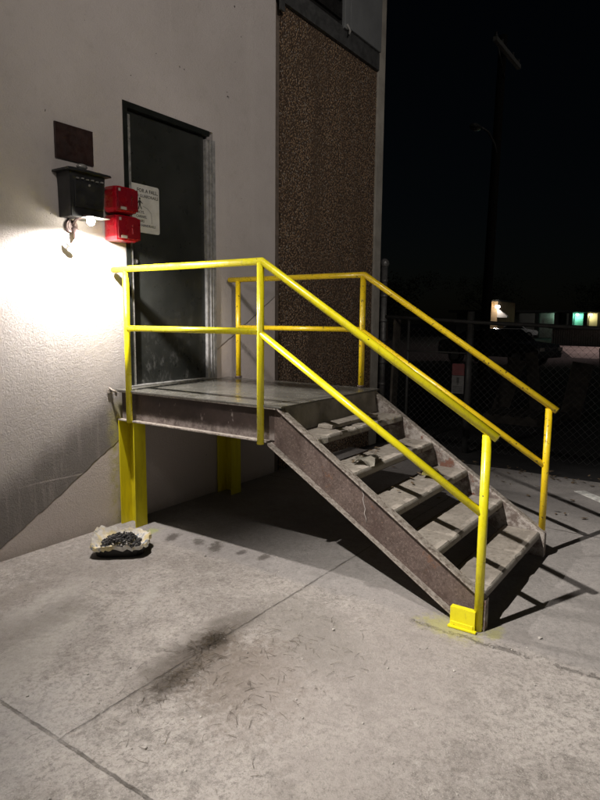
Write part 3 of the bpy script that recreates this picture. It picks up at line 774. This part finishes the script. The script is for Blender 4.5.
fe = thing('chain_link_fence', (FX, -3.2, -.05), 'chain link fence with a grey top pipe crossing behind the stairs', 'fence')
def rz(y): return 1.69 + (y + .1) * .045
mesh('top_rail', B().tube([(FX, -.06, rz(-.06)), (FX, -1.3, rz(-1.3) - .01), (FX, -2.7, rz(-2.7)), (FX, -6.6, rz(-4))], .024, 12), M['fence'], fe)
for (y, z1, r_) in ((-.39, 1.68, .018), (-1.235, 1.76, .045), (-2.95, 1.60, .03), (-4.75, 1.6, .03), (-6.6, 1.6, .04)):
    mesh('post', B().tube([(FX + .03, y, -.05), (FX + .03, y, z1)], r_, 12), M['fence'], fe)
mesh('brace_rail', B().tube([(FX, -.39, 1.245), (FX, -1.2, 1.235)], .010, 10), M['fence'], fe)
b = B(); sp = .085; z0, z1 = .0, 1.55; hgt = z1 - z0
y = -6.6
while y < -.05 + hgt:
    for sgn in (1, -1):
        # line y = y0 + sgn*(z-z0)
        ya = y if sgn == 1 else y - hgt + 0
        pa = [ya, z0]; pb = [ya + hgt, z1]
        if sgn == -1: pa = [y, z0]; pb = [y - hgt, z1]
        # clip to [-6.6,-.06]
        def clip(p_, q_):
            out = []
            for s0, s1 in ((p_, q_), (q_, p_)):
                yy, zz = s0
                for lim in (-6.6, -.06):
                    if (lim == -6.6 and yy < lim) or (lim == -.06 and yy > lim):
                        t_ = (lim - s0[0]) / (s1[0] - s0[0]); 
                        if not 0 <= t_ <= 1: return None
                        yy = lim; zz = s0[1] + t_ * (s1[1] - s0[1])
                out.append((yy, zz))
            return out
        c_ = clip(pa, pb)
        if c_ and abs(c_[0][0] - c_[1][0]) > .01:
            xo = FX + .0012 * sgn
            b.tube([(xo, c_[0][0], c_[0][1]), (xo, c_[1][0], c_[1][1])], 1.3e-3, 3, cap=False, smooth=False)
    y += sp
mesh('wire_mesh', b, M['fence'], fe)
fs = thing('fence_sign', (FX - .04, -1.10, .72), 'small red and white notice tied to the chain link fence', 'sign')
mesh('white_panel', B().box(FX - .028, FX - .022, -1.20, -1.04, .72, .95), M['fence_notice'], fs)
mesh('red_panel', B().box(FX - .028, FX - .022, -1.20, -1.04, .953, 1.10), M['red_sign'], fs)
b = B().box(FX - .0305, FX - .0285, -1.135, -1.105, .855, .925).box(FX - .0305, FX - .0285, -1.13, -1.11, .835, .848)
for i in range(4): b.box(FX - .0305, FX - .0285, -1.185, -1.055, .805 - i * .022, .813 - i * .022)
mesh('printed_mark', b, M['ink'], fs)

# clutter stacked beyond the fence
for i, (x, y, h_, w_, tilt, lab) in enumerate([
    (8.2, -.55, 1.05, .30, 14, 'tall grey board leaning behind the fence, leftmost of the boards'),
    (8.5, -1.15, 1.15, .22, -10, 'narrow board leaning behind the fence, between two wider ones'),
    (8.3, -1.75, 1.00, .34, 8, 'wide grey board leaning behind the fence'),
    (8.8, -2.25, 1.25, .16, -6, 'thin upright board behind the fence, rightmost of the boards')]):
    b = B().box(-.02, .02, -w_ / 2, w_ / 2, 0, h_, .004); bmesh.ops.transform(b.bm, matrix=Matrix.Translation((x, y, -.045)) @ Matrix.Rotation(R(tilt), 4, 'X') @ Matrix.Rotation(R(8), 4, 'Y'), verts=b.bm.verts[:])
    tag(mesh('board', b, M['wood'], loc=(x, y, -.05)), lab, 'board', 'boards leaning beyond the fence')
pt_ = thing('wooden_pallet', (7.6, -1.2, -.05), 'grey wooden pallet lying beyond the chain link fence', 'pallet')
b = B()
for i in range(7): b.box(7.1, 8.1, -1.75 + i * .17, -1.64 + i * .17, .08, .10, .003)
mesh('top_slats', b, M['wood'], pt_)
b = B()
for x in (7.1, 7.56, 8.02): b.box(x, x + .08, -1.75, -.62, -.048, .079, .003)
mesh('bearers', b, M['wood'], pt_)

# ------------------------------------------------------------------ cars
def car(loc, rot, mat, lab):
    t = thing('parked_car', loc, lab, 'car')
    def add(name, b, m, par=t):
        bmesh.ops.recalc_face_normals(b.bm, faces=b.bm.faces[:])
        me = bpy.data.meshes.new(name); b.bm.to_mesh(me); b.bm.free(); me.materials.append(m)
        o = bpy.data.objects.new(name, me); col.objects.link(o); o.parent = par; return o
    side = [(-2.2, .35), (-2.25, .62), (-2.1, .82), (-1.15, .95), (-.55, 1.38), (.75, 1.42), (1.45, 1.02), (2.1, .92), (2.22, .6), (2.2, .35)]
    b = B(); rings = []
    for yy, sc_ in ((-.88, .0), (-.80, 1), (.80, 1), (.88, 0)):
        rings.append([b.bm.verts.new((x, yy * (1 - .12 * max(0, z - .95) / .45), z if z < .9 else (z if sc_ else .9 + (z - .9) * .80))) for x, z in side])
    for r0, r1 in zip(rings, rings[1:]):
        for i in range(len(side)): f = b.bm.faces.new((r0[i], r0[(i + 1) % len(side)], r1[(i + 1) % len(side)], r1[i])); f.smooth = True
    b.bm.faces.new(rings[0]); b.bm.faces.new(rings[-1][::-1])
    add('body', b, mat)
    for sgn in (-1, 1):
        b = B().prism([(-.98, .98), (-.50, 1.30), (.62, 1.33), (1.2, 1.02)], 'y', sgn * .835, sgn * .89); add('side_window', b, M['glass'])
    b = B().prism([(-1.16, .975), (-.58, 1.37), (-.62, 1.40), (-1.22, .985)], 'y', -.68, .68); add('windshield', b, M['glass'])
    b = B().prism([(1.43, 1.05), (.78, 1.40), (.82, 1.43), (1.50, 1.06)], 'y', -.68, .68); add('rear_window', b, M['glass'])
    for x in (-1.35, 1.35):
        for sgn in (-1, 1):
            w_ = add('wheel', B().tube([(x, sgn * .70, .33), (x, sgn * .905, .33)], .33, 20), M['rubber'])
            add('rim', B().tube([(x, sgn * .90, .33), (x, sgn * .915, .33)], .19, 16), M['alu'], w_)
    for sgn in (-1, 1):
        add('headlight', B().box(-2.27, -2.18, sgn * .68 - .16, sgn * .68 + .16, .62, .74, .01), M['label'])
        add('tail_light', B().box(2.15, 2.24, sgn * .70 - .12, sgn * .70 + .12, .70, .84, .01), M['red'])
    t.rotation_euler.z = rot
    return t
car((61.5, 14.2, -.05), R(112), M['car_white'], 'white car shining under the far wall lamp')
car((21.5, 3.6, -.05), R(75), M['car_dark'], 'dark parked car half hidden in the unlit lot behind the fence')

# ------------------------------------------------------------------ far buildings
lb = thing('low_building', (66, 12, -.05), 'long low pale building with green and yellow lit doorways across the lot', 'building')
mesh('wall', B().box(66, 74, -14, 22, -.05, 2.55), M['bldg'], lb)
mesh('roof', B().box(64.6, 74.5, -14.5, 22.5, 2.6, 2.85), M['roof'], lb)
for y in (13.0, 10.9, 9.5, 8.1, 6.9, 5.6, 2.5): mesh('pilaster', B().box(64.9 if y in (10.9, 9.5, 8.1) else 65.6, 65.997, y - .2, y + .2, -.05, 2.55), M['roof'], lb)
for y in (11.9, 8.55, 6.7): mesh('door', B().box(65.93, 65.995, y - .45, y + .45, -.05, 2.0), M['slat'], lb)
def small_lamp(x, y, z, em, watt, colr, lab, rad=.14):
    t = thing('wall_light', (x, y, z), lab, 'lamp', 'lit lamps far across the lot')
    mesh('lamp_body', B().box(x - .02, x + .10, y - .10, y + .10, z + .10, z + .16, .01), M['roof'], t)
    mesh('lens', B().blob((x, y, z), rad, 0, 2, (.7, 1.2, .6)), em, t)
    spot('lamp_light', (x - .15, y, z - .12), None, watt, 0, 0, .08, colr, t, 'POINT')
small_lamp(65.6, 9.0, 2.40, M['e_green'], 90, (.25, 1, .65), 'green lamp over a doorway of the low pale building')
small_lamp(65.6, 7.75, 2.40, M['e_yel'], 60, (1, .85, .35), 'yellow lamp over a doorway of the low pale building')
small_lamp(65.6, 11.1, 2.40, M['e_green'], 25, (.6, 1, .75), 'pale green lamp on the long low building, leftmost of its lamps', .05)
tb = thing('tan_building', (60, 16.5, -.05), 'narrow tan stucco building under an amber lamp far behind the fence', 'building')
mesh('wall', B().box(58, 64, 14.9, 16.1, -.05, 3.6), M['tan'], tb)
mesh('roof', B().box(57.8, 64.2, 14.8, 16.3, 3.602, 3.75), M['roof'], tb)
mesh('awning', B().prism([(14.88, 2.9), (13.9, 2.15), (13.9, 2.02), (14.88, 2.02)], 'x', 57.9, 58.4), M['label'], tb)
small_lamp(57.7, 15.7, 3.35, M['e_amber'], 14, (1, .7, .3), 'amber lamp high on the narrow tan building')
small_lamp(57.5, 14.75, 3.05, M['e_white'], 60, (1, .93, .85), 'bright white lamp above the pale awning', .22)
sh = thing('corrugated_shed', (46, 6, -.05), 'pale corrugated sheet shed beside a lit strip of driveway', 'shed')
b = B()
for i in range(24): b.box(45.9, 46.0, 6.9 - i * .16, 6.98 - i * .16, -.05, 1.10)
b.box(46.003, 49, 3.2, 7.0, -.05, 1.12)
mesh('wall', b, M['slat'], sh); mesh('roof', B().box(45.7, 49.2, 3.0, 7.2, 1.13, 1.2), M['roof'], sh)
yl = thing('yard_light', (40, -4, -.05), 'tall yard light shining on the pale driveway', 'yard light')
mesh('pole', B().tube([(40, -4, -.05), (40, -4, 6)], .07, 10), M['pole'], yl)
mesh('lamp_head', B().box(39.6, 40.1, -4.15, -3.85, 6, 6.12, .02), M['roof'], yl)
mesh('lens', B().box(39.65, 39.95, -4.1, -3.9, 5.985, 5.998), M['e_white'], yl)
spot('yard_spot', (39.8, -4, 5.9), (37, 1.5, 0), 2600, 100, .5, .1, (1, .72, .68), yl)

# utility pole
up = thing('utility_pole', (15, 2.02, -.05), 'tall dark wooden utility pole with a pale crossarm against the night sky', 'utility pole')
mesh('pole', B().tube([(15, 2.02, -.05), (15.02, 1.88, 9.5)], [.15, .11], 14), M['pole'], up)
mesh('crossarm', B().box(13.9, 16.15, 1.68, 1.80, 8.94, 9.06, .01), M['pale_metal'], up)
for x in (13.98, 14.5, 15.5, 16.05): mesh('insulator', B().tube([(x, 1.74, 9.062), (x, 1.74, 9.11), (x, 1.74, 9.13), (x, 1.74, 9.18)], [.03, .05, .03, .045], 10), M['galv'], up)
mesh('arm_brace', B().tube([(14.2, 1.75, 8.93), (15, 1.78, 8.35)], .018, 8), M['galv'], up)
la = B().tube([(15.0, 1.84, 6.15), (14.85, 1.93, 6.6), (14.55, 2.02, 6.86), (14.2, 2.12, 6.92)], .028, 10)
la = mesh('lamp_arm', la, M['galv'], up)
mesh('lamp_head', B().blob((14.0, 2.2, 6.88), .20, 0, 2, (1.4, .7, .45)), M['galv'], la)

# trees in the dark
def tree(x, y, h_, r_, lab, seed):
    rnd = random.Random(seed)
    t = thing('shade_tree', (x, y, -.05), lab, 'tree', 'dark trees behind the lot')
    b = B().tube([(x, y, -.05), (x + .1, y, h_ * .3), (x - .1, y + .1, h_ * .6)], [.25, .17, .08], 10)
    for i in range(7):
        a = rnd.uniform(0, 6.28); z = h_ * rnd.uniform(.3, .6)
        b.tube([(x, y, z), (x + math.cos(a) * r_ * .4, y + math.sin(a) * r_ * .4, z + h_ * .15), (x + math.cos(a) * r_ * .75, y + math.sin(a) * r_ * .75, z + h_ * .28)], [.09, .05, .02], 6)
    mesh('trunk', b, M['bark'], t)
    b = B(); cl_ = [(rnd.gauss(0, .45) * r_, rnd.gauss(0, .45) * r_, h_ * rnd.uniform(.45, .95), rnd.uniform(.18, .4) * r_) for _ in range(26)]
    for i in range(3600):
        cx_, cy_, cz_, cr = rnd.choice(cl_)
        d = Vector((rnd.gauss(0, 1), rnd.gauss(0, 1), rnd.gauss(0, 1))).normalized() * cr * rnd.random() ** .4
        p = Vector((x + cx_, y + cy_, cz_)) + d; s_ = rnd.uniform(.06, .14)
        u = Vector((rnd.gauss(0, 1), rnd.gauss(0, 1), rnd.gauss(0, .6))).normalized() * s_; v = u.cross(Vector((rnd.gauss(0, 1), rnd.gauss(0, 1), 1))).normalized() * s_ * .6
        b.quad(p - u, p - v, p + u, p + v)
    mesh('crown', b, M['leaf'], t, recalc=False)
tree(36, 19.5, 6.2, 3.2, 'dark leafy tree silhouette nearest the building corner', 1)
tree(44, 20, 5.2, 3.0, 'dark leafy tree silhouette left of the utility pole', 2)
tree(82, 24, 7.5, 4.5, 'broad dark tree behind the narrow tan building', 3)
tree(84, 10, 6.5, 4.0, 'dark tree rising behind the low pale building', 4)

# ------------------------------------------------------------------ world, added ambient fill sun, camera
w = bpy.data.worlds.new('World'); sc.world = w; w.use_nodes = True
nt = w.node_tree; bg = nt.nodes['Background']
sky = nt.nodes.new('ShaderNodeTexSky'); sky.sky_type = 'NISHITA'; sky.sun_disc = False
sdir = Vector((-.35, -.85, .38)).normalized()
sky.sun_elevation = R(18); sky.sun_rotation = math.atan2(sdir.x, sdir.y)
nt.links.new(sky.outputs[0], bg.inputs[0]); bg.inputs[1].default_value = .0004
sl = bpy.data.lights.new('ambient_sun', 'SUN'); sl.energy = .09; sl.angle = R(55); sl.color = (1, .93, .85)
so = bpy.data.objects.new('ambient_sun', sl); col.objects.link(so); so.rotation_euler = (-sdir).to_track_quat('-Z', 'Y').to_euler()
so.location = (0, -5, 20)

cd = bpy.data.cameras.new('camera'); cam = bpy.data.objects.new('camera', cd); col.objects.link(cam)
cd.sensor_fit = 'VERTICAL'; cd.sensor_height = 36; cd.sensor_width = 27; cd.lens = 613.4 / 800 * 36; cd.clip_start = .05; cd.clip_end = 600
F = Vector((0.81510464, 0.56455786, -0.12991862)); Rt = Vector((0.57028163, -0.82140492, 0.00853303)); U = Vector((0.1018984, 0.08104552, 0.99148794))
m = Matrix((Rt, U, -F)).transposed().to_4x4(); m.translation = Vector((-3.095, -3.910, 1.641)); cam.matrix_world = m
sc.camera = cam
sc.view_settings.view_transform = 'Standard'; sc.view_settings.look = 'None'; sc.view_settings.exposure = 0; sc.view_settings.gamma = 1
sc.view_settings.use_curve_mapping = False
sc.render.engine = 'CYCLES'
sc.cycles.use_denoising = True; sc.cycles.max_bounces = 6; sc.cycles.sample_clamp_indirect = 6
